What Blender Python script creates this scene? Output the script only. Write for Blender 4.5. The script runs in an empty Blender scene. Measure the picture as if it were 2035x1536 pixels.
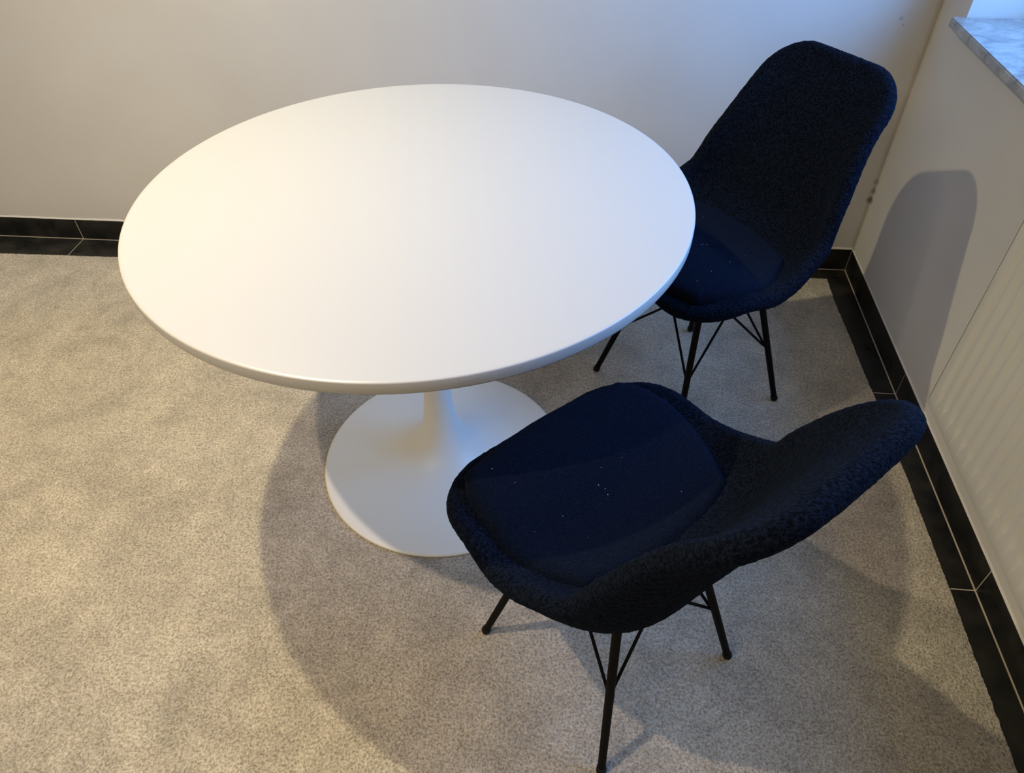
import bpy, bmesh, math, random
import numpy as np
from mathutils import Matrix, Vector, noise

sc = bpy.context.scene
col = sc.collection
random.seed(4)

# ------------------------------------------------------------------ camera
F, PITCH, YAW, ROLL, CAM_H = 1448.19, 43.8097, -6.1558, -1.1333, 1.3988
a, b, c = (math.radians(v) for v in (PITCH, YAW, ROLL))
fw = Vector((math.sin(b) * math.cos(a), math.cos(b) * math.cos(a), -math.sin(a)))
rt = Vector((math.cos(b), -math.sin(b), 0.0))
up = rt.cross(fw)
r2 = rt * math.cos(c) + up * math.sin(c)
u2 = -rt * math.sin(c) + up * math.cos(c)
cd = bpy.data.cameras.new('camera')
cam = bpy.data.objects.new('camera', cd)
col.objects.link(cam)
m = Matrix((r2, u2, -fw)).transposed().to_4x4()
m.translation = Vector((0, 0, CAM_H))
cam.matrix_world = m
cd.sensor_fit = 'HORIZONTAL'
cd.sensor_width = 36.0
cd.lens = F * 36.0 / 2035.0
cd.clip_start = 0.02
sc.camera = cam

# ------------------------------------------------------------------ exposure, sky, lamps, added fill
vs = sc.view_settings
vs.view_transform = 'Standard'
vs.look = 'None'
vs.exposure = 0.0
vs.gamma = 1.0
vs.use_curve_mapping = False

XR, YB = 0.8844, 2.0881            # tile faces of the right and back wall
WIN = dict(y0=0.60, y1=1.935, z0=0.802, z1=2.25, depth=0.24)

world = bpy.data.worlds.new('sky')
sc.world = world
world.use_nodes = True
nt = world.node_tree
nt.nodes.clear()
out = nt.nodes.new('ShaderNodeOutputWorld')
bg = nt.nodes.new('ShaderNodeBackground')
tc = nt.nodes.new('ShaderNodeTexCoord')
sep = nt.nodes.new('ShaderNodeSeparateXYZ')
ramp = nt.nodes.new('ShaderNodeValToRGB')
mr = nt.nodes.new('ShaderNodeMapRange')
mr.inputs['From Min'].default_value = -0.3
mr.inputs['From Max'].default_value = 0.7
ramp.color_ramp.elements[0].position = 0.22
ramp.color_ramp.elements[0].color = (0.08, 0.15, 0.22, 1)
ramp.color_ramp.elements[1].position = 0.42
ramp.color_ramp.elements[1].color = (0.16, 0.43, 1.0, 1)
nt.links.new(tc.outputs['Generated'], sep.inputs[0])
nt.links.new(sep.outputs['Z'], mr.inputs['Value'])
nt.links.new(mr.outputs[0], ramp.inputs[0])
nt.links.new(ramp.outputs[0], bg.inputs['Color'])
nt.links.new(bg.outputs[0], out.inputs[0])
bg.inputs['Strength'].default_value = 11.8


def light(name, kind, loc, energy, color, **kw):
    l = bpy.data.lights.new(name, kind)
    l.energy = energy
    l.color = color
    for k, v in kw.items():
        setattr(l, k, v)
    o = bpy.data.objects.new(name, l)
    o.location = loc
    col.objects.link(o)
    return o


WARM = (1.0, 0.87, 0.53)
AMBER = (1.0, 0.80, 0.62)
light('lamp_bulb', 'SPOT', (-0.965, 1.235, 2.20), 108, WARM, shadow_soft_size=0.022, spot_size=math.radians(140), spot_blend=1.0)
light('lamp_bulb', 'SPOT', (-1.15, 0.29, 2.90), 132, AMBER, shadow_soft_size=0.022, spot_size=math.radians(100), spot_blend=1.0)
light('fill_panel', 'AREA', (-2.0, -1.6, 3.0), 46, (1.0, 0.86, 0.56), shape='SQUARE', size=1.8)  # added soft fill out of view, lifts the shaded areas
portal = light('window_portal', 'AREA', (XR + 0.25, (WIN['y0'] + WIN['y1']) / 2, (WIN['z0'] + WIN['z1']) / 2), 1, (1, 1, 1),
               shape='RECTANGLE', size=WIN['z1'] - WIN['z0'], size_y=WIN['y1'] - WIN['y0'])
portal.rotation_euler = (0, math.radians(90), 0)
portal.data.cycles.is_portal = True


# ------------------------------------------------------------------ materials
def mat(name, color, rough=0.5, spec=0.5, sheen=0.0, sheen_tint=None, metallic=0.0, coat=0.0):
    m = bpy.data.materials.new(name)
    m.use_nodes = True
    p = m.node_tree.nodes['Principled BSDF']
    p.inputs['Base Color'].default_value = (*color, 1)
    p.inputs['Roughness'].default_value = rough
    p.inputs['Specular IOR Level'].default_value = spec
    p.inputs['Metallic'].default_value = metallic
    p.inputs['Sheen Weight'].default_value = sheen
    p.inputs['Coat Weight'].default_value = coat
    if sheen_tint:
        p.inputs['Sheen Tint'].default_value = (*sheen_tint, 1)
    return m


def N(m, t, **kw):
    n = m.node_tree.nodes.new(t)
    for k, v in kw.items():
        if k in n.inputs:
            n.inputs[k].default_value = v
        else:
            setattr(n, k, v)
    return n


def L(m, a, b):
    m.node_tree.links.new(a, b)


def noise_tex(m, scale, detail=2.0, rough=0.5, vec=None):
    n = N(m, 'ShaderNodeTexNoise')
    n.inputs['Scale'].default_value = scale
    n.inputs['Detail'].default_value = detail
    n.inputs['Roughness'].default_value = rough
    if vec is not None:
        L(m, vec, n.inputs['Vector'])
    return n


def position(m):
    return N(m, 'ShaderNodeNewGeometry').outputs['Position']


def objcoord(m):
    return N(m, 'ShaderNodeTexCoord').outputs['Object']


def mapr(m, val, f0, f1, t0, t1):
    n = N(m, 'ShaderNodeMapRange')
    n.inputs['From Min'].default_value = f0
    n.inputs['From Max'].default_value = f1
    n.inputs['To Min'].default_value = t0
    n.inputs['To Max'].default_value = t1
    L(m, val, n.inputs['Value'])
    return n.outputs[0]


def mixc(m, fac, ca, cb):
    n = N(m, 'ShaderNodeMix', data_type='RGBA')
    if isinstance(fac, float):
        n.inputs[0].default_value = fac
    else:
        L(m, fac, n.inputs[0])
    for i, cc in ((6, ca), (7, cb)):
        if isinstance(cc, tuple):
            n.inputs[i].default_value = (*cc, 1)
        else:
            L(m, cc, n.inputs[i])
    return n.outputs[2]


def bump(m, h, strength, dist):
    n = N(m, 'ShaderNodeBump')
    n.inputs['Strength'].default_value = strength
    n.inputs['Distance'].default_value = dist
    L(m, h, n.inputs['Height'])
    L(m, n.outputs[0], m.node_tree.nodes['Principled BSDF'].inputs['Normal'])
    return n


def base(m, colr):
    L(m, colr, m.node_tree.nodes['Principled BSDF'].inputs['Base Color'])


def math_(m, op, x, y=None):
    n = N(m, 'ShaderNodeMath', operation=op)
    for i, v in enumerate((x, y)):
        if v is None:
            continue
        if isinstance(v, (int, float)):
            n.inputs[i].default_value = v
        else:
            L(m, v, n.inputs[i])
    return n.outputs[0]


# painted plaster
M_WALL = mat('wall_paint', (0.74, 0.70, 0.65), 0.75, 0.25)
pos = position(M_WALL)
n1 = noise_tex(M_WALL, 2.2, 3, 0.55, pos)
cw = mixc(M_WALL, mapr(M_WALL, n1.outputs[0], 0.3, 0.7, 0, 1), (0.595, 0.57, 0.55), (0.645, 0.62, 0.60))
sp = N(M_WALL, 'ShaderNodeSeparateXYZ')
L(M_WALL, pos, sp.inputs[0])
# grime and a painted brown light gradient in the corner joint, small scuffs
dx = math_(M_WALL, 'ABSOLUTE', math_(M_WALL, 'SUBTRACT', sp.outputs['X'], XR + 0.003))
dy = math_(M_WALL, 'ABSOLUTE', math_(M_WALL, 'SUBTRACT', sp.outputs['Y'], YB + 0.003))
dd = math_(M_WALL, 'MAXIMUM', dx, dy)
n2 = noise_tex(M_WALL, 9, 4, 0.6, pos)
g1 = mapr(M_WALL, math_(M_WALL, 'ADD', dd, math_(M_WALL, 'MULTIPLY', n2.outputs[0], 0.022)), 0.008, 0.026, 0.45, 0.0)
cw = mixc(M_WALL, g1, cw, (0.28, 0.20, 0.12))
for (px, py, pz, rr, st) in ((0.654, YB + 0.003, 0.93, 0.0032, 0.8), (0.80, YB + 0.003, 0.77, 0.006, 0.35), (0.81, YB + 0.003, 0.755, 0.004, 0.3),
                             (XR, YB, 0.255, 0.014, 0.75), (XR + 0.002, YB, 0.285, 0.012, 0.5), (XR, YB + 0.002, 0.315, 0.011, 0.35)):
    vd = N(M_WALL, 'ShaderNodeVectorMath', operation='DISTANCE')
    L(M_WALL, pos, vd.inputs[0])
    vd.inputs[1].default_value = (px, py, pz)
    cw = mixc(M_WALL, mapr(M_WALL, vd.outputs['Value'], rr * 0.5, rr, st, 0.0), cw, (0.12, 0.10, 0.09))
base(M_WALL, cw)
nb = noise_tex(M_WALL, 55, 3, 0.6, pos)
bump(M_WALL, nb.outputs[0], 0.25, 0.0015)

M_BEAD = mat('paint_bead', (0.68, 0.65, 0.60), 0.6, 0.3)
M_CEIL = mat('ceiling_paint', (0.78, 0.76, 0.73), 0.8, 0.2)

# carpet
M_CARPET = mat('carpet_pile', (0.45, 0.40, 0.33), 0.95, 0.08, 0.25, (1, 0.95, 0.88))
pos = position(M_CARPET)
fine = noise_tex(M_CARPET, 210, 2, 0.65, pos)
mid = noise_tex(M_CARPET, 75, 3, 0.6, pos)
blot = noise_tex(M_CARPET, 5.5, 4, 0.62, pos)
blot.inputs['Distortion'].default_value = 0.6
blot2 = noise_tex(M_CARPET, 15, 3, 0.6, pos)
c1 = mixc(M_CARPET, mapr(M_CARPET, fine.outputs[0], 0.3, 0.7, 0, 1), (0.26, 0.215, 0.168), (0.62, 0.56, 0.48))
f2 = math_(M_CARPET, 'ADD', mapr(M_CARPET, blot.outputs[0], 0.36, 0.64, 0.0, 0.6), mapr(M_CARPET, blot2.outputs[0], 0.34, 0.66, 0.0, 0.4))
c2 = mixc(M_CARPET, f2, (0.86, 0.87, 0.87), (1.34, 1.35, 1.33))
mm = N(M_CARPET, 'ShaderNodeMix', data_type='RGBA', blend_type='MULTIPLY')
mm.inputs[0].default_value = 1.0
L(M_CARPET, c1, mm.inputs[6])
L(M_CARPET, c2, mm.inputs[7])
base(M_CARPET, mm.outputs[2])
hsum = math_(M_CARPET, 'ADD', fine.outputs[0], math_(M_CARPET, 'MULTIPLY', mid.outputs[0], 0.8))
bump(M_CARPET, hsum, 1.0, 0.006)

# black glazed tile and its grout
M_TILE = mat('black_tile', (0.014, 0.013, 0.013), 0.32, 0.45)
pos = position(M_TILE)
nn = noise_tex(M_TILE, 14, 4, 0.65, pos)
L(M_TILE, mapr(M_TILE, nn.outputs[0], 0.3, 0.7, 0.22, 0.5), M_TILE.node_tree.nodes['Principled BSDF'].inputs['Roughness'])
vo = N(M_TILE, 'ShaderNodeTexVoronoi')
vo.inputs['Scale'].default_value = 26
L(M_TILE, pos, vo.inputs['Vector'])
base(M_TILE, mixc(M_TILE, mapr(M_TILE, vo.outputs['Distance'], 0.02, 0.05, 0.7, 0.0),
                  mixc(M_TILE, mapr(M_TILE, nn.outputs[0], 0.4, 0.75, 0, 1), (0.011, 0.011, 0.011), (0.030, 0.026, 0.023)), (0.20, 0.19, 0.17)))
M_GROUT = mat('grout', (0.52, 0.46, 0.38), 0.9, 0.1)

# table
M_TOP = mat('table_laminate', (0.535, 0.525, 0.52), 0.30, 0.5)
pos = objcoord(M_TOP)
nn = noise_tex(M_TOP, 420, 2, 0.5, pos)
bump(M_TOP, nn.outputs[0], 0.05, 0.0004)
M_PED = mat('table_lacquer', (0.88, 0.87, 0.84), 0.40, 0.5)

# upholstery
def fabric(name, dark, lite, s1, s2):
    m = mat(name, dark, 0.95, 0.03, 0.015, (0.45, 0.65, 1.0))
    m.node_tree.nodes['Principled BSDF'].inputs['Sheen Roughness'].default_value = 0.45
    pos = objcoord(m)
    n1 = noise_tex(m, s1, 3, 0.65, pos)
    v = N(m, 'ShaderNodeTexVoronoi')
    v.inputs['Scale'].default_value = s2
    L(m, pos, v.inputs['Vector'])
    base(m, mixc(m, mapr(m, n1.outputs[0], 0.38, 0.68, 0, 1), dark, lite))
    h = math_(m, 'SUBTRACT', n1.outputs[0], math_(m, 'MULTIPLY', v.outputs['Distance'], 0.6))
    bump(m, h, 0.9, 0.003)
    return m


M_BOUCLE = fabric('navy_boucle', (0.0015, 0.0023, 0.0055), (0.0085, 0.0132, 0.0270), 240, 300)
M_CUSH = fabric('navy_cushion_wool', (0.0034, 0.0056, 0.0135), (0.0078, 0.0125, 0.0290), 420, 520)
M_LINT = mat('lint', (0.75, 0.75, 0.75), 0.8, 0.2)
M_STEEL = mat('black_powder_coat', (0.0035, 0.0028, 0.0024), 0.6, 0.12)
M_RUBBER = mat('black_rubber', (0.005, 0.0045, 0.004), 0.75, 0.3)

M_RAD = mat('radiator_enamel', (0.63, 0.61, 0.57), 0.38, 0.4)
M_MARBLE = mat('sill_marble', (0.75, 0.75, 0.75), 0.16, 0.5)
pos = position(M_MARBLE)
w = noise_tex(M_MARBLE, 16, 6, 0.62, pos)
w.inputs['Distortion'].default_value = 1.3
base(M_MARBLE, mixc(M_MARBLE, mapr(M_MARBLE, w.outputs[0], 0.40, 0.66, 0, 1), (0.40, 0.40, 0.40), (0.20, 0.21, 0.23)))
M_SILLEDGE = M_MARBLE
M_FRAME = mat('window_enamel', (0.78, 0.78, 0.76), 0.35, 0.5)
M_GLASS = bpy.data.materials.new('window_glass')
M_GLASS.use_nodes = True
g = M_GLASS.node_tree
g.nodes.clear()
o_ = g.nodes.new('ShaderNodeOutputMaterial')
mx = g.nodes.new('ShaderNodeMixShader')
tr = g.nodes.new('ShaderNodeBsdfTransparent')
gl = g.nodes.new('ShaderNodeBsdfGlossy')
gl.inputs['Roughness'].default_value = 0.02
mx.inputs[0].default_value = 0.06
g.links.new(tr.outputs[0], mx.inputs[1])
g.links.new(gl.outputs[0], mx.inputs[2])
g.links.new(mx.outputs[0], o_.inputs[0])


# ------------------------------------------------------------------ helpers
def link(name, me, material, parent=None, smooth=False):
    o = bpy.data.objects.new(name, me)
    col.objects.link(o)
    if material is not None and not me.materials:
        me.materials.append(material)
    if parent is not None:
        o.parent = parent
    if smooth:
        me.polygons.foreach_set('use_smooth', [True] * len(me.polygons))
    return o


def mesh_from(verts, faces):
    me = bpy.data.meshes.new('mesh')
    me.from_pydata([tuple(v) for v in verts], [], faces)
    me.update()
    return me


def box_mesh(x0, x1, y0, y1, z0, z1, bevel=0.0, seg=2):
    bm = bmesh.new()
    bmesh.ops.create_cube(bm, size=1)
    for v in bm.verts:
        v.co = Vector(((x0 + x1) / 2 + v.co.x * (x1 - x0), (y0 + y1) / 2 + v.co.y * (y1 - y0), (z0 + z1) / 2 + v.co.z * (z1 - z0)))
    if bevel:
        bmesh.ops.bevel(bm, geom=bm.edges[:], offset=bevel, segments=seg, affect='EDGES', profile=0.5)
    me = bpy.data.meshes.new('mesh')
    bm.to_mesh(me)
    bm.free()
    return me


def boxes_mesh(lst):
    V, Fc = [], []
    for (x0, x1, y0, y1, z0, z1) in lst:
        k = len(V)
        V += [(x, y, z) for x in (x0, x1) for y in (y0, y1) for z in (z0, z1)]
        Fc += [tuple(k + i for i in f) for f in ((0, 1, 3, 2), (4, 6, 7, 5), (0, 4, 5, 1), (2, 3, 7, 6), (0, 2, 6, 4), (1, 5, 7, 3))]
    return mesh_from(V, Fc)


def prism_mesh(poly, z0, z1, bevel=0.0):
    bm = bmesh.new()
    vs_ = [bm.verts.new((x, y, z1)) for x, y in poly]
    f = bm.faces.new(vs_)
    r = bmesh.ops.extrude_face_region(bm, geom=[f])
    for v in r['geom']:
        if isinstance(v, bmesh.types.BMVert):
            v.co.z = z0
    bmesh.ops.recalc_face_normals(bm, faces=bm.faces[:])
    if bevel:
        bmesh.ops.bevel(bm, geom=[e for e in bm.edges if abs(e.verts[0].co.z - e.verts[1].co.z) < 1e-6 and e.verts[0].co.z > (z0 + z1) / 2],
                        offset=bevel, segments=2, affect='EDGES')
    me = bpy.data.meshes.new('mesh')
    bm.to_mesh(me)
    bm.free()
    return me


def lathe_mesh(profile, n=128):
    V, Fc = [], []
    k = len(profile)
    for i in range(n):
        t = 2 * math.pi * i / n
        for r, z in profile:
            V.append((r * math.cos(t), r * math.sin(t), z))
    for i in range(n):
        j = (i + 1) % n
        for q in range(k - 1):
            Fc.append((i * k + q, j * k + q, j * k + q + 1, i * k + q + 1))
    me = mesh_from(V, Fc)
    bm = bmesh.new()
    bm.from_mesh(me)
    bmesh.ops.remove_doubles(bm, verts=bm.verts[:], dist=1e-6)
    bmesh.ops.recalc_face_normals(bm, faces=bm.faces[:])
    bm.to_mesh(me)
    bm.free()
    return me


def tube_mesh(pts, radii, n=14, caps=True):
    pts = [Vector(q) for q in pts]
    V, Fc = [], []
    ref = Vector((0.3, 0.2, 1)).normalized()
    for i, q in enumerate(pts):
        d = (pts[min(i + 1, len(pts) - 1)] - pts[max(i - 1, 0)]).normalized()
        u = d.cross(ref)
        if u.length < 0.05:
            u = d.cross(Vector((1, 0, 0)))
        u.normalize()
        v = d.cross(u)
        r = radii[i] if isinstance(radii, (list, tuple)) else radii
        for k in range(n):
            t = 2 * math.pi * k / n
            V.append(q + u * (r * math.cos(t)) + v * (r * math.sin(t)))
    for i in range(len(pts) - 1):
        for k in range(n):
            k2 = (k + 1) % n
            Fc.append((i * n + k, i * n + k2, (i + 1) * n + k2, (i + 1) * n + k))
    if caps:
        Fc.append(tuple(range(n))[::-1])
        Fc.append(tuple((len(pts) - 1) * n + k for k in range(n)))
    return mesh_from(V, Fc)


def smooth_sharp(o, deg=40):
    me = o.data
    me.polygons.foreach_set('use_smooth', [True] * len(me.polygons))
    me.set_sharp_from_angle(angle=math.radians(deg))


def empty(name, loc, rz=0.0, label=None, cat=None, group=None):
    o = bpy.data.objects.new(name, None)
    col.objects.link(o)
    o.location = loc
    o.rotation_euler = (0, 0, rz)
    o.empty_display_size = 0.1
    if label:
        o['label'] = label
    if cat:
        o['category'] = cat
    if group:
        o['group'] = group
    return o


def struct(o):
    o['kind'] = 'structure'
    return o


# ------------------------------------------------------------------ room shell
XW, YW = XR + 0.003, YB + 0.003      # painted wall faces stand a hair behind the tiles
XL, YF, ZC = -4.6, -4.2, 3.05
T = 0.30
HB = 0.0773

fl = struct(link('floor', box_mesh(XL, XW, YF, YW, -0.12, -0.0015), M_GROUT))
wb = struct(link('wall_back', box_mesh(XL - T, XW + T, YW, YW + T, -0.12, ZC + 0.1), M_WALL))
y0, y1, z0, z1 = WIN['y0'], WIN['y1'], WIN['z0'], WIN['z1']
wr = struct(link('wall_right', boxes_mesh([
    (XW, XW + T, YF - T, YW, -0.12, z0), (XW, XW + T, YF - T, YW, z1, ZC + 0.1),
    (XW, XW + T, YF - T, y0, z0, z1), (XW, XW + T, y1, YW, z0, z1)]), M_WALL))
struct(link('wall_left', box_mesh(XL - T, XL, YF - T, YW, -0.12, ZC + 0.1), M_WALL))
struct(link('wall_front', box_mesh(XL, XW, YF - T, YF, -0.12, ZC + 0.1), M_WALL))
struct(link('ceiling', box_mesh(XL, XW, YF, YW, ZC, ZC + 0.1), M_CEIL))

# window in the right wall: frame, mullion, panes
xf = XR + 0.20
ym = (y0 + y1) / 2
win = struct(link('window_1', boxes_mesh([
    (xf, xf + 0.06, y0, y1, z0, z0 + 0.07), (xf, xf + 0.06, y0, y1, z1 - 0.06, z1),
    (xf, xf + 0.06, y0, y0 + 0.06, z0 + 0.07, z1 - 0.06), (xf, xf + 0.06, y1 - 0.06, y1, z0 + 0.07, z1 - 0.06),
    (xf, xf + 0.06, ym - 0.045, ym + 0.045, z0 + 0.07, z1 - 0.06)]), M_FRAME))
for (ya, yb) in ((y0 + 0.06, ym - 0.045), (ym + 0.045, y1 - 0.06)):
    link('pane', boxes_mesh([(xf + 0.028, xf + 0.032, ya, yb, z0 + 0.07, z1 - 0.06)]), M_GLASS, win)

# marble window sill: slab with rounded nose that stands proud of the wall
ZS = 0.8216
prof = []
x_in, x_out, th = xf, XR - 0.032, 0.0195
bm = bmesh.new()
poly = [(x_in, y0 - 0.03), (x_in, y1 - 0.002), (XW - 0.0005, y1 - 0.002), (XW - 0.0005, y1 + 0.006)]
rc = 0.010
for k in range(7):
    t = math.pi / 2 * k / 6
    poly.append((x_out + rc - rc * math.sin(t), y1 + 0.006 - rc + rc * math.cos(t)))
poly += [(x_out, y0 - 0.03)]
me = prism_mesh(poly, ZS - th, ZS, 0.003)
sill = link('trim_1', me, M_MARBLE)
struct(sill)

# floor border tiles (level with the grout) and skirting tiles
GAP = 0.0030
tile_n = 0


def tile(parent, mesh):
    return link('tile', mesh, M_TILE, parent)


YJ0, LT = 1.5038, 0.5991
xj = -1.7536
strip = 0.16
# right side border, runs up to the back skirting
ys = [YB] + [YJ0 - k * LT for k in range(0, 10)]
for i in range(len(ys) - 1):
    ya, yb = ys[i + 1] + GAP / 2, ys[i] - GAP / 2
    tile(fl, box_mesh(XR - strip, XR - GAP * 0.8, ya, yb - (GAP * 0.3 if i == 0 else 0), -0.010, 0.0, 0.0008, 1))
xs_ = [XR - strip] + [xj + k * 0.5991 for k in (4, 3, 2, 1, 0, -1, -2, -3, -4)]
xs_ = [v for v in xs_ if v <= XR - strip + 1e-6]
for i in range(len(xs_) - 1):
    sk = 0.014 if abs(xs_[i + 1] - xj) < 0.01 else 0.0
    sk2 = 0.014 if abs(xs_[i] - xj) < 0.01 else 0.0
    tile(fl, box_mesh(xs_[i + 1] + GAP / 2, xs_[i] - GAP / 2, YB - strip, YB - GAP * 0.8, -0.010, 0.0, 0.0008, 1))

bb = struct(link('baseboard_back', box_mesh(XL, XW, YB + 0.0012, YW + 0.001, -0.001, HB - 0.001), M_GROUT))
br = struct(link('baseboard_right', box_mesh(XR + 0.0012, XW + 0.001, YF, YB - 0.0005, -0.001, HB - 0.001), M_GROUT))
xb = [XR] + [xj + k * 0.5991 for k in (4, 3, 2, 1, 0, -1, -2, -3, -4)]
for i in range(len(xb) - 1):
    tile(bb, box_mesh(xb[i + 1] + GAP / 2, xb[i] - GAP / 2, YB, YB + 0.0028, 0.0010, HB, 0.0006, 1))
for i in range(len(ys) - 1):
    tile(br, box_mesh(XR, XR + 0.0028, ys[i + 1] + GAP / 2, ys[i] - GAP / 2, 0.0010, HB, 0.0006, 1))
# uneven plaster and paint bead along the skirting's top edge
def bead(name, along, n, lo, hi):
    V, Fc = [], []
    for i in range(n + 1):
        s = lo + (hi - lo) * i / n
        h = (0.0035 if along == 'x' else 0.001) + 0.0035 * noise.noise(Vector((s * 9, 3.1, 0.2))) + 0.002 * noise.noise(Vector((s * 40, 1.1, 0.2)))
        d = 0.0030
        for (o1, o2) in ((0.003, -0.0005), (-d * 0.35, 0.0), (-d * 0.3, h * 0.5), (0.003, h + 0.002)):
            V.append((s, YB + o1, HB + o2) if along == 'x' else (XR + o1, s, HB + o2))
    for i in range(n):
        for k in range(3):
            Fc.append((i * 4 + k, i * 4 + k + 1, i * 4 + k + 5, i * 4 + k + 4))
    me = mesh_from(V, Fc)
    return struct(link(name, me, M_BEAD if along == 'x' else M_WALL, None, True))


bead('trim_2', 'x', 500, XL, XR)
bead('trim_3', 'y', 500, YF, YB)

# ------------------------------------------------------------------ carpet (hand-cut edge, leaves the tile border free)
ZCAR = 0.0085
edge = []


def jag(x, y):
    return 0.0012 * noise.noise(Vector((x * 60, y * 60, 0))) + 0.0016 * noise.noise(Vector((x * 210, y * 210, 3))) + 0.0015 * noise.noise(Vector((x * 6, y * 6, 7)))


back = [(XL + 0.0005, 1.967), (-1.99, 1.968), (-1.575, 1.975), (-0.4, 2.004), (0.765, 2.022), (0.812, 2.022)]
right = [(0.812, 2.022), (0.810, 1.895), (0.822, 1.50), (0.828, 1.17), (0.829, 0.886), (0.826, 0.533), (0.826, YF + 0.0005)]


def sample(line, step):
    o = []
    for (p0, p1) in zip(line[:-1], line[1:]):
        n = max(1, int(math.hypot(p1[0] - p0[0], p1[1] - p0[1]) / step))
        for i in range(n):
            o.append((p0[0] + (p1[0] - p0[0]) * i / n, p0[1] + (p1[1] - p0[1]) * i / n))
    return o + [line[-1]]


bpts = [(x, y + jag(x, y)) for x, y in sample(back, 0.003)]
rpts = [(x + jag(x, y), y) for x, y in sample(right, 0.003)][1:]
poly = bpts + rpts + [(XL + 0.0005, YF + 0.0005)]
V, Fc = [], []
nP = len(poly)
cen = (-1.2, 0.0)
for (x, y) in poly:
    V.append((x, y, 0.0))
for (x, y) in poly:
    V.append((x, y, ZCAR * 0.6))
for (x, y) in poly:
    dx_, dy_ = cen[0] - x, cen[1] - y
    ln = math.hypot(dx_, dy_)
    V.append((x + dx_ / ln * 0.003, y + dy_ / ln * 0.003, ZCAR))
for i in range(nP):
    j = (i + 1) % nP
    Fc += [(i, i + nP, j + nP, j), (i + nP, i + 2 * nP, j + 2 * nP, j + nP)]
Fc.append(tuple(range(2 * nP, 3 * nP))[::-1])
me = mesh_from(V, Fc)
bm = bmesh.new()
bm.from_mesh(me)
bmesh.ops.recalc_face_normals(bm, faces=bm.faces[:])
bmesh.ops.triangulate(bm, faces=[f for f in bm.faces if len(f.verts) > 4])
bm.to_mesh(me)
bm.free()
carpet = link('carpet', me, M_CARPET)
carpet['label'] = 'beige short pile carpet covering the floor inside the black tile border'
carpet['category'] = 'carpet'

# ------------------------------------------------------------------ radiator on the right wall
XRF, RY1, RZ0, RZ1, RP = 0.8155, 1.2555, 0.2075, 0.745, 0.0352
RY0 = RY1 - 32 * RP - 0.034
rad = empty('radiator', (XR - 0.035, (RY0 + RY1) / 2, RZ0), 0,
            'flat white panel radiator with vertical ribs under the window sill', 'radiator')


def rad_panel(xface, sgn):
    # front skin: columns across y, rows along z; ribs sink between flat margins
    n_r = int((RY1 - RY0 - 0.034) / RP)
    yy = [RY1]
    sub = 10
    for k in range(n_r * sub + 1):
        yy.append(RY1 - 0.017 - k * RP / sub)
    yy.append(RY0)
    zz = [RZ0 + 0.004, RZ0 + 0.034, RZ0 + 0.040, RZ0 + 0.044, RZ0 + 0.050, RZ0 + 0.058, RZ0 + 0.070, (RZ0 + RZ1) / 2, RZ1 - 0.07, RZ1 - 0.052, RZ1 - 0.044, RZ1 - 0.036, RZ1 - 0.004]
    V, Fc = [], []
    for z in zz:
        e = min(z - RZ0, RZ1 - z)
        for y in yy:
            t = (RY1 - 0.017 - y) / RP
            inside = 0 <= t <= n_r
            # the recess narrows to a point at its ends
            ph = abs((t % 1.0) - 0.5) * 2          # 0 at groove centre
            wdt = max(0.0, min(1.0, (e - 0.036) / 0.030))
            dep = 0.0
            if inside and wdt > 0:
                q = max(0.0, 1 - ph / (0.9 * wdt + 1e-6))
                dep = 0.0052 * min(1, q * 2.2) * (0.5 - 0.5 * math.cos(math.pi * min(1, q * 1.6)))
            V.append((xface + sgn * dep, y, z))
    w_ = len(yy)
    for i in range(len(zz) - 1):
        for j in range(w_ - 1):
            Fc.append((i * w_ + j, i * w_ + j + 1, (i + 1) * w_ + j + 1, (i + 1) * w_ + j))
    # rolled edge and back skin
    k0 = len(V)
    loop = [i for i in range(w_)] + [i * w_ + w_ - 1 for i in range(1, len(zz))] + [(len(zz) - 1) * w_ + j for j in range(w_ - 2, -1, -1)] + [i * w_ for i in range(len(zz) - 2, 0, -1)]
    rings = [loop]
    for (ex, ox) in ((0.0030, 0.0012), (0.004, 0.005), (0.004, 0.012)):
        r = []
        for idx in loop:
            x, y, z = V[idx]
            y2 = y + (ex if abs(y - RY1) < 1e-6 else (-ex if abs(y - RY0) < 1e-6 else 0))
            z2 = z + (-ex if abs(z - zz[0]) < 1e-6 else (ex if abs(z - zz[-1]) < 1e-6 else 0))
            r.append(len(V))
            V.append((xface + sgn * ox, y2, z2))
        rings.append(r)
    for ra, rb in zip(rings[:-1], rings[1:]):
        for i in range(len(ra)):
            j = (i + 1) % len(ra)
            Fc.append((ra[i], rb[i], rb[j], ra[j]))
    Fc.append(tuple(rings[-1]))
    me = mesh_from(V, Fc)
    bm = bmesh.new()
    bm.from_mesh(me)
    bmesh.ops.recalc_face_normals(bm, faces=bm.faces[:])
    bm.to_mesh(me)
    bm.free()
    return me


def child_local(o, root):
    # geometry was laid out in room coordinates: shift it into the root's frame
    o.data.transform(root.matrix_basis.inverted())
    return o


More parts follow.
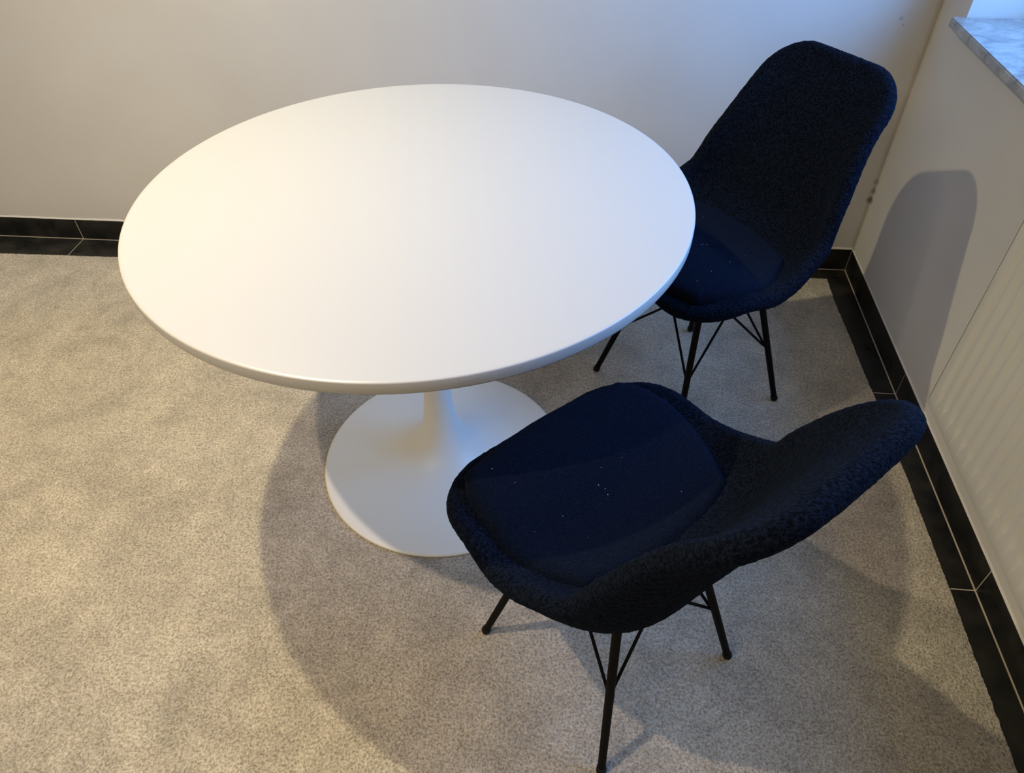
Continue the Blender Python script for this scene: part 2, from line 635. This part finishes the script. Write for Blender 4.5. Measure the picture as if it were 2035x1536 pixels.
rad_root = rad.location.copy()
bpy.context.view_layer.update()
o = link('panel', rad_panel(XRF, 1), M_RAD, rad)
smooth_sharp(child_local(o, rad), 50)
o = link('side_cover', box_mesh(XRF + 0.0015, XR - 0.018, RY1 + 0.0078, RY1 + 0.0105, RZ0 + 0.004, RZ1, 0.001, 1), M_RAD, rad)
child_local(o, rad)
o = link('side_cover', box_mesh(XRF + 0.010, XR - 0.018, RY0 + 0.002, RY0 + 0.006, RZ0 + 0.012, RZ1, 0.001, 1), M_RAD, rad)
child_local(o, rad)
o = link('top_grille', boxes_mesh([(XRF + 0.012, XR - 0.018, y, y + 0.004, RZ1 - 0.003, RZ1) for y in np.arange(RY0 + 0.01, RY1 - 0.012, 0.012)] +
                                  [(XRF + 0.012, XRF + 0.018, RY0 + 0.006, RY1 - 0.006, RZ1 - 0.003, RZ1 + 0.001), (XR - 0.024, XR - 0.018, RY0 + 0.006, RY1 - 0.006, RZ1 - 0.003, RZ1 + 0.001)]), M_RAD, rad)
child_local(o, rad)
for y in (RY1 - 0.15, RY0 + 0.15):
    o = link('bracket', box_mesh(XRF + 0.010, XW - 0.0003, y - 0.012, y + 0.012, RZ0 + 0.05, RZ1 - 0.06, 0.001, 1), M_RAD, rad)
    child_local(o, rad)

# ------------------------------------------------------------------ table
TX, TY, TR, TZ = -0.2996, 1.1751, 0.5030, 0.7400
ZF = ZCAR + 0.0001
tab = empty('pedestal_table', (TX, TY, ZF), 0, 'round white pedestal table on a trumpet-shaped foot, standing on the carpet', 'table')
tz = TZ - ZF
p_top = [(0.0, tz), (TR - 0.006, tz), (TR - 0.0022, tz - 0.0002), (TR - 0.0007, tz - 0.0010), (TR, tz - 0.0026),
         (TR - 0.0002, tz - 0.0190), (TR - 0.0018, tz - 0.0225), (TR - 0.006, tz - 0.024), (TR - 0.05, tz - 0.024), (0.0, tz - 0.024)]
o = link('tabletop', lathe_mesh(p_top, 192), M_TOP, tab)
smooth_sharp(o, 60)
RB = 0.2956
pr = [(0.0, 0.0), (RB - 0.004, 0.0), (RB - 0.001, 0.0010), (RB, 0.0040), (RB - 0.0008, 0.0068), (RB - 0.004, 0.0086),
      (0.27, 0.0115), (0.24, 0.0150), (0.21, 0.0190), (0.18, 0.0240), (0.155, 0.0295), (0.13, 0.0370), (0.11, 0.0450), (0.092, 0.0550), (0.077, 0.0670),
      (0.064, 0.0820), (0.054, 0.0990), (0.0465, 0.1180), (0.041, 0.1400), (0.0365, 0.1680), (0.0330, 0.2000), (0.0302, 0.2400), (0.0290, 0.2900), (0.0285, 0.36), (0.0290, 0.45), (0.031, 0.54), (0.036, 0.61), (0.045, 0.665), (0.060, 0.695), (0.072, tz - 0.0295), (0.0, tz - 0.0295)]


def resample(pr, lo, hi, n):
    P = np.array(pr[lo:hi], float)
    k = len(P)
    u = np.linspace(0, k - 1, n)
    i = np.minimum(u.astype(int), k - 2)
    f = (u - i)[:, None]
    Q = np.vstack([2 * P[0] - P[1], P, 2 * P[-1] - P[-2]])
    A, B, C_, D = Q[i], Q[i + 1], Q[i + 2], Q[i + 3]
    return [tuple(v) for v in 0.5 * (2 * B + (C_ - A) * f + (2 * A - 5 * B + 4 * C_ - D) * f ** 2 + (-A + 3 * B - 3 * C_ + D) * f ** 3)]


pr = pr[:5] + resample(pr, 5, 30, 90) + [pr[-1]]
o = link('pedestal', lathe_mesh(pr, 160), M_PED, tab)
smooth_sharp(o, 60)
o = link('mounting_plate', lathe_mesh([(0.0, tz - 0.0295), (0.13, tz - 0.0295), (0.13, tz - 0.0242), (0.0, tz - 0.0242)], 48), M_STEEL, tab)
smooth_sharp(o, 40)

# ------------------------------------------------------------------ chairs
Q = [0.2203, 0.1189, 0.0305, -0.0684, -0.1578, -0.1958, -0.2372, -0.2871, 0.45, 0.4528, 0.4264, 0.4338, 0.4908, 0.5946, 0.7115, 0.8162,
     0.2032, 0.2241, 0.2315, 0.2245, 0.2126, 0.1919, 0.164, 0.1512, -0.0005, 0.0204, 0.0402, 0.0649, 0.0677, 0.0541, 0.0327, 0.0012]
QE, QB, QRF, QRB, TAU = 3.2602, 0.0150, 0.0883, 0.077, 0.0165
CTL = np.array(Q).reshape(4, 8).T


def crv(P, u):
    k = len(P)
    x = np.clip(u, 0, 1) * (k - 1)
    i = np.minimum(x.astype(int), k - 2)
    f = (x - i)[:, None]
    Z = np.vstack([2 * P[0] - P[1], P, 2 * P[-1] - P[-2]])
    A, B, C_, D = Z[i], Z[i + 1], Z[i + 2], Z[i + 3]
    return 0.5 * (2 * B + (C_ - A) * f + (2 * A - 5 * B + 4 * C_ - D) * f ** 2 + (-A + 3 * B - 3 * C_ + D) * f ** 3)


_uu = np.linspace(0, 1, 1500)
_c = crv(CTL, _uu)
_dy, _dz = np.gradient(_c[:, 0]), np.gradient(_c[:, 1])
_L = np.hypot(_dy, _dz)
_s = np.cumsum(_L) - _L[0]
_tot = _s[-1]
_k = np.exp(-0.5 * (np.arange(-40, 41) / 16.0) ** 2)
_k /= _k.sum()


def sm(v):
    return np.convolve(np.pad(v, 40, mode='edge'), _k, mode='valid')


_ny, _nz = sm(_dz / _L), sm(-_dy / _L)


def sstep(a, b_, x):
    x = np.clip((x - a) / (b_ - a), 0, 1)
    return x * x * (3 - 2 * x)


def side_profile(s, t):
    # gentle dish at the front and up the back, a steeper inner wall at the hips
    u = s / _tot
    hip = sstep(0.22, 0.42, u) * (1 - sstep(0.58, 0.80, u))
    return np.abs(t) ** (QE + 1.9 * hip)


def shell_surface(s, t):
    """s: arc length along the centre line (front lip to top of the back), t in -1..1 across."""
    y, z = np.interp(s, _s, _c[:, 0]), np.interp(s, _s, _c[:, 1])
    w, cc = np.interp(s, _s, _c[:, 2]), np.interp(s, _s, _c[:, 3])
    ny, nz = np.interp(s, _s, _ny), np.interp(s, _s, _nz)
    for r, d in ((QRF, s), (QRB, _tot - s)):
        w = np.where(d < r, w - (r - np.sqrt(np.maximum(r * r - (r - np.minimum(d, r)) ** 2, 0))), w)
    D = cc * side_profile(s, t)
    return np.stack([w * t, y + ny * D, z + nz * D], -1)


def grid_normals(P):
    du, dv = np.gradient(P, axis=0), np.gradient(P, axis=1)
    n = np.cross(dv, du)
    n /= np.linalg.norm(n, axis=-1, keepdims=True) + 1e-12
    return n


def fuzz(V, NN, amp, freq, seed=0.0):
    o = np.empty(len(V))
    for i, v in enumerate(V):
        q = Vector((float(v[0]) * freq + seed, float(v[1]) * freq, float(v[2]) * freq))
        o[i] = noise.noise(q) + 0.3 * noise.noise(q * 1.9)
    return V + NN * (o * amp)[:, None]


def shell_mesh(nu=420, nv=230):
    v_ = np.linspace(0, 1, nu)
    s1 = _tot * (0.55 * v_ + 0.45 * (1 - np.cos(math.pi * v_)) / 2)
    s1[0], s1[-1] = 0, _tot
    S, Tt = np.meshgrid(s1, np.linspace(-1, 1, nv) , indexing='ij')
    P = shell_surface(S, Tt)
    # normals from a copy whose ends are slightly pulled in to stay well defined
    NN = grid_normals(P)
    NN[0], NN[-1] = NN[2], NN[-3]
    NN[1], NN[-2] = NN[2], NN[-3]
    u = S / _tot
    bul = QB * np.exp(-((u - 0.47) / 0.2) ** 2) * (1 - Tt ** 4)
    # soft padding: fuller in the middle of the back
    padf = 0.004 * np.exp(-((u - 0.78) / 0.16) ** 2) * (1 - Tt ** 2)
    inner = P + NN * (TAU + padf)[..., None]
    outer = P - NN * (TAU + bul)[..., None]
    V = [inner.reshape(-1, 3), outer.reshape(-1, 3)]
    VN = [NN.reshape(-1, 3), -NN.reshape(-1, 3)]
    n0 = nu * nv
    idx = np.arange(n0).reshape(nu, nv)
    Fi = np.stack([idx[:-1, :-1], idx[:-1, 1:], idx[1:, 1:], idx[1:, :-1]], -1).reshape(-1, 4)
    Fo = Fi[:, ::-1] + n0
    loop = np.concatenate([idx[0, :], idx[1:, -1], idx[-1, -2::-1], idx[-2:0:-1, 0]])
    Pb, Nb = P.reshape(-1, 3)[loop], NN.reshape(-1, 3)[loop]
    tan = np.roll(Pb, -3, 0) - np.roll(Pb, 3, 0)
    tan /= np.linalg.norm(tan, axis=1, keepdims=True) + 1e-12
    O = np.cross(tan, Nb)
    cen_ = P.reshape(-1, 3).mean(0)
    O /= np.linalg.norm(O, axis=1, keepdims=True) + 1e-12
    # outward check against the inward neighbour direction
    inn = np.where((np.arange(len(loop)) < nv)[:, None], (P[3, nv // 2] - P[0, nv // 2])[None], 0 * Pb)
    if (O[nv // 2] @ (P[3, nv // 2] - P[0, nv // 2])) > 0:
        O = -O
    for _ in range(6):
        O = (np.roll(O, 1, 0) + O + np.roll(O, -1, 0)) / 3
    O /= np.linalg.norm(O, axis=1, keepdims=True) + 1e-12
    ring_prev = loop
    Fr = []
    base_i = 2 * n0
    K = 9
    for k in range(1, K):
        th_ = math.pi * k / K
        R_ = Pb + TAU * (math.cos(th_) * Nb + math.sin(th_) * O)
        V.append(R_)
        VN.append(math.cos(th_) * Nb + math.sin(th_) * O)
        ring = base_i + np.arange(len(loop))
        base_i += len(loop)
        Fr.append(np.stack([ring_prev, np.roll(ring_prev, -1), np.roll(ring, -1), ring], -1))
        ring_prev = ring
    Fr.append(np.stack([ring_prev, np.roll(ring_prev, -1), np.roll(loop + n0, -1), loop + n0], -1))
    V, VN = np.vstack(V), np.vstack(VN)
    V = fuzz(V, VN, 0.0010, 135.0)
    Fall = np.vstack([Fi, Fo] + [f[:, ::-1] for f in Fr])
    me = bpy.data.meshes.new('mesh')
    me.from_pydata(V.tolist(), [], Fall.tolist())
    me.update()
    bm = bmesh.new()
    bm.from_mesh(me)
    bmesh.ops.recalc_face_normals(bm, faces=bm.faces[:])
    bm.to_mesh(me)
    bm.free()
    return me


def cushion_mesh(n=150):
    # rounded pad that follows the seat pan; g in [-1,1]^2 squircle
    g_ = np.linspace(-1, 1, n)
    A, B = np.meshgrid(g_, g_, indexing='ij')
    # square -> rounded square
    k = 0.30
    ax = A * np.sqrt(1 - k * B ** 2)
    by = B * np.sqrt(1 - k * A ** 2)
    s0, s1 = 0.0, 0.345
    S = (s0 + s1) / 2 - by * (s1 - s0) / 2 / math.sqrt(1 - k * 0) 
    P0 = shell_surface(np.clip(S, 0, _tot), 0 * S)
    halfw = np.interp(S, [0, 0.06, 0.20, 0.33], [0.201, 0.214, 0.210, 0.188])
    tt = ax * halfw / np.interp(S, _s, _c[:, 2])
    # keep inside the pan's rounded front corners
    y, z = np.interp(S, _s, _c[:, 0]), np.interp(S, _s, _c[:, 1])
    ny, nz = np.interp(S, _s, _ny), np.interp(S, _s, _nz)
    cc = np.interp(S, _s, _c[:, 3])
    D = 0.6 * cc * np.abs(tt) ** QE
    P = np.stack([ax * halfw, y + ny * D, z + nz * D], -1)
    NN = grid_normals(P)
    NN = np.where((NN[..., 2:3] < 0), -NN, NN)
    m_ = np.maximum(np.abs(A), np.abs(B))
    hgt = 0.0275 * np.power(np.maximum(1 - m_ ** 12, 0), 0.36) + 0.006 * (1 - A ** 2) * (1 - B ** 2)
    dimple = 0.0035 * np.exp(-((A - 0.0) ** 2 + (B + 0.15) ** 2) / 0.05)
    top = P + NN * (TAU + 0.0015 + hgt - dimple)[..., None]
    bot = P + NN * (TAU - 0.004)
    V = np.vstack([top.reshape(-1, 3), bot.reshape(-1, 3)])
    VN = np.vstack([NN.reshape(-1, 3), 0 * NN.reshape(-1, 3)])
    V = fuzz(V, VN, 0.0006, 150.0, 5.0)
    idx = np.arange(n * n).reshape(n, n)
    Ft = np.stack([idx[:-1, :-1], idx[1:, :-1], idx[1:, 1:], idx[:-1, 1:]], -1).reshape(-1, 4)
    loop = np.concatenate([idx[0, :], idx[1:, -1], idx[-1, -2::-1], idx[-2:0:-1, 0]])
    Fs = np.stack([loop, np.roll(loop, -1), np.roll(loop, -1) + n * n, loop + n * n], -1)
    me = bpy.data.meshes.new('mesh')
    me.from_pydata(V.tolist(), [], np.vstack([Ft, Ft[:, ::-1] + n * n, Fs]).tolist())
    me.update()
    bm = bmesh.new()
    bm.from_mesh(me)
    bmesh.ops.recalc_face_normals(bm, faces=bm.faces[:])
    bm.to_mesh(me)
    bm.free()
    return me, top


CZ = ZCAR + 0.0031           # feet press a little into the pile


def copy_tree(o, parent=None):
    c_ = o.copy()
    col.objects.link(c_)
    if parent is not None:
        c_.parent = parent
    for ch in [x for x in list(bpy.data.objects) if x.parent == o]:
        copy_tree(ch, c_)
    return c_


def make_chair(x, y, ang, label):
    root = empty('upholstered_chair', (x, y, 0), ang - math.pi / 2, label, 'chair', 'navy chairs at the table')
    link('seat_shell', shell_mesh(), M_BOUCLE, root, True)
    cm, top = cushion_mesh()
    link('seat_cushion', cm, M_CUSH, root, True)
    # lower frame: square under-seat mount with four splayed legs
    fr = 0.085
    leg_top = 0.392
    bars = []
    o = link('mount_frame', boxes_mesh([(-fr - .006, fr + .006, -fr - .006, -fr + .006, .352, .362), (-fr - .006, fr + .006, fr - .006, fr + .006, .352, .362),
                                        (-fr - .006, -fr + .006, -fr + .006, fr - .006, .352, .362), (fr - .006, fr + .006, -fr + .006, fr - .006, .352, .362),
                                        (-0.05, 0.05, -0.05, 0.05, .362, .385), (-fr, fr, -0.008, 0.008, .354, .364)]), M_STEEL, root)
    FR = 0.171
    for sx in (-1, 1):
        for sy in (-1, 1):
            def at(z):
                k = (z - CZ) / (leg_top - CZ)
                q = FR + (0.0845 - FR) * k
                return Vector((sx * q, sy * q, z))
            leg = link('leg', tube_mesh([at(CZ + 0.004), at(0.2), at(leg_top)], [0.0072, 0.0078, 0.0082], 16), M_STEEL, root, False)
            smooth_sharp(leg, 50)
            cap = link('foot_cap', tube_mesh([at(CZ), at(CZ + 0.003), at(CZ + 0.012), at(CZ + 0.0135)], [0.0080, 0.0092, 0.0088, 0.0074], 16), M_RUBBER, leg)
            smooth_sharp(cap, 50)
            jn = at(0.183)
            # bent wire brace: two prongs that meet at the leg
            for (tx_, ty_) in ((0.085, -0.03), (-0.03, 0.085)):
                tp = Vector((sx * tx_, sy * ty_, 0.357))
                d = (tp - jn).normalized()
                inward = Vector((-sx, -sy, 0)).normalized()
                pts = [jn, jn + inward * 0.004 + d * 0.002, jn + inward * 0.0055 + d * 0.010, tp]
                wmesh = tube_mesh(pts, 0.0030, 10)
                smooth_sharp(link('brace_wire', wmesh, M_STEEL, root), 60)
    # a few bits of lint caught in the wool
    V, Fc = [], []
    rnd = random.Random(11)
    n = top.shape[0]
    for k in range(11):
        i, j = int(n * rnd.uniform(0.12, 0.88)), int(n * rnd.uniform(0.12, 0.88))
        p_ = top[i, j]
        r = rnd.uniform(0.0005, 0.0010)
        b0 = len(V)
        for dx_, dy_, dz_ in ((1, 0, 0), (-1, 0, 0), (0, 1, 0), (0, -1, 0), (0, 0, 1), (0, 0, -1)):
            V.append((p_[0] + dx_ * r, p_[1] + dy_ * r, p_[2] + 0.0006 + dz_ * r))
        for f in ((0, 2, 4), (2, 1, 4), (1, 3, 4), (3, 0, 4), (2, 0, 5), (1, 2, 5), (3, 1, 5), (0, 3, 5)):
            Fc.append(tuple(b0 + q for q in f))
    li = link('lint', mesh_from(V, Fc), M_LINT, root)
    li['kind'] = 'stuff'
    return root


front = make_chair(0.1000, 0.7110, math.radians(133.6),
                   'navy boucle chair in the foreground with its back towards the radiator, on black splayed legs')
rear = copy_tree(front)
rear.location = (0.3120, 1.4840, 0)
rear.rotation_euler = (0, 0, math.radians(215.6) - math.pi / 2)
rear['label'] = 'navy boucle chair in the room corner, seat partly tucked under the white table'
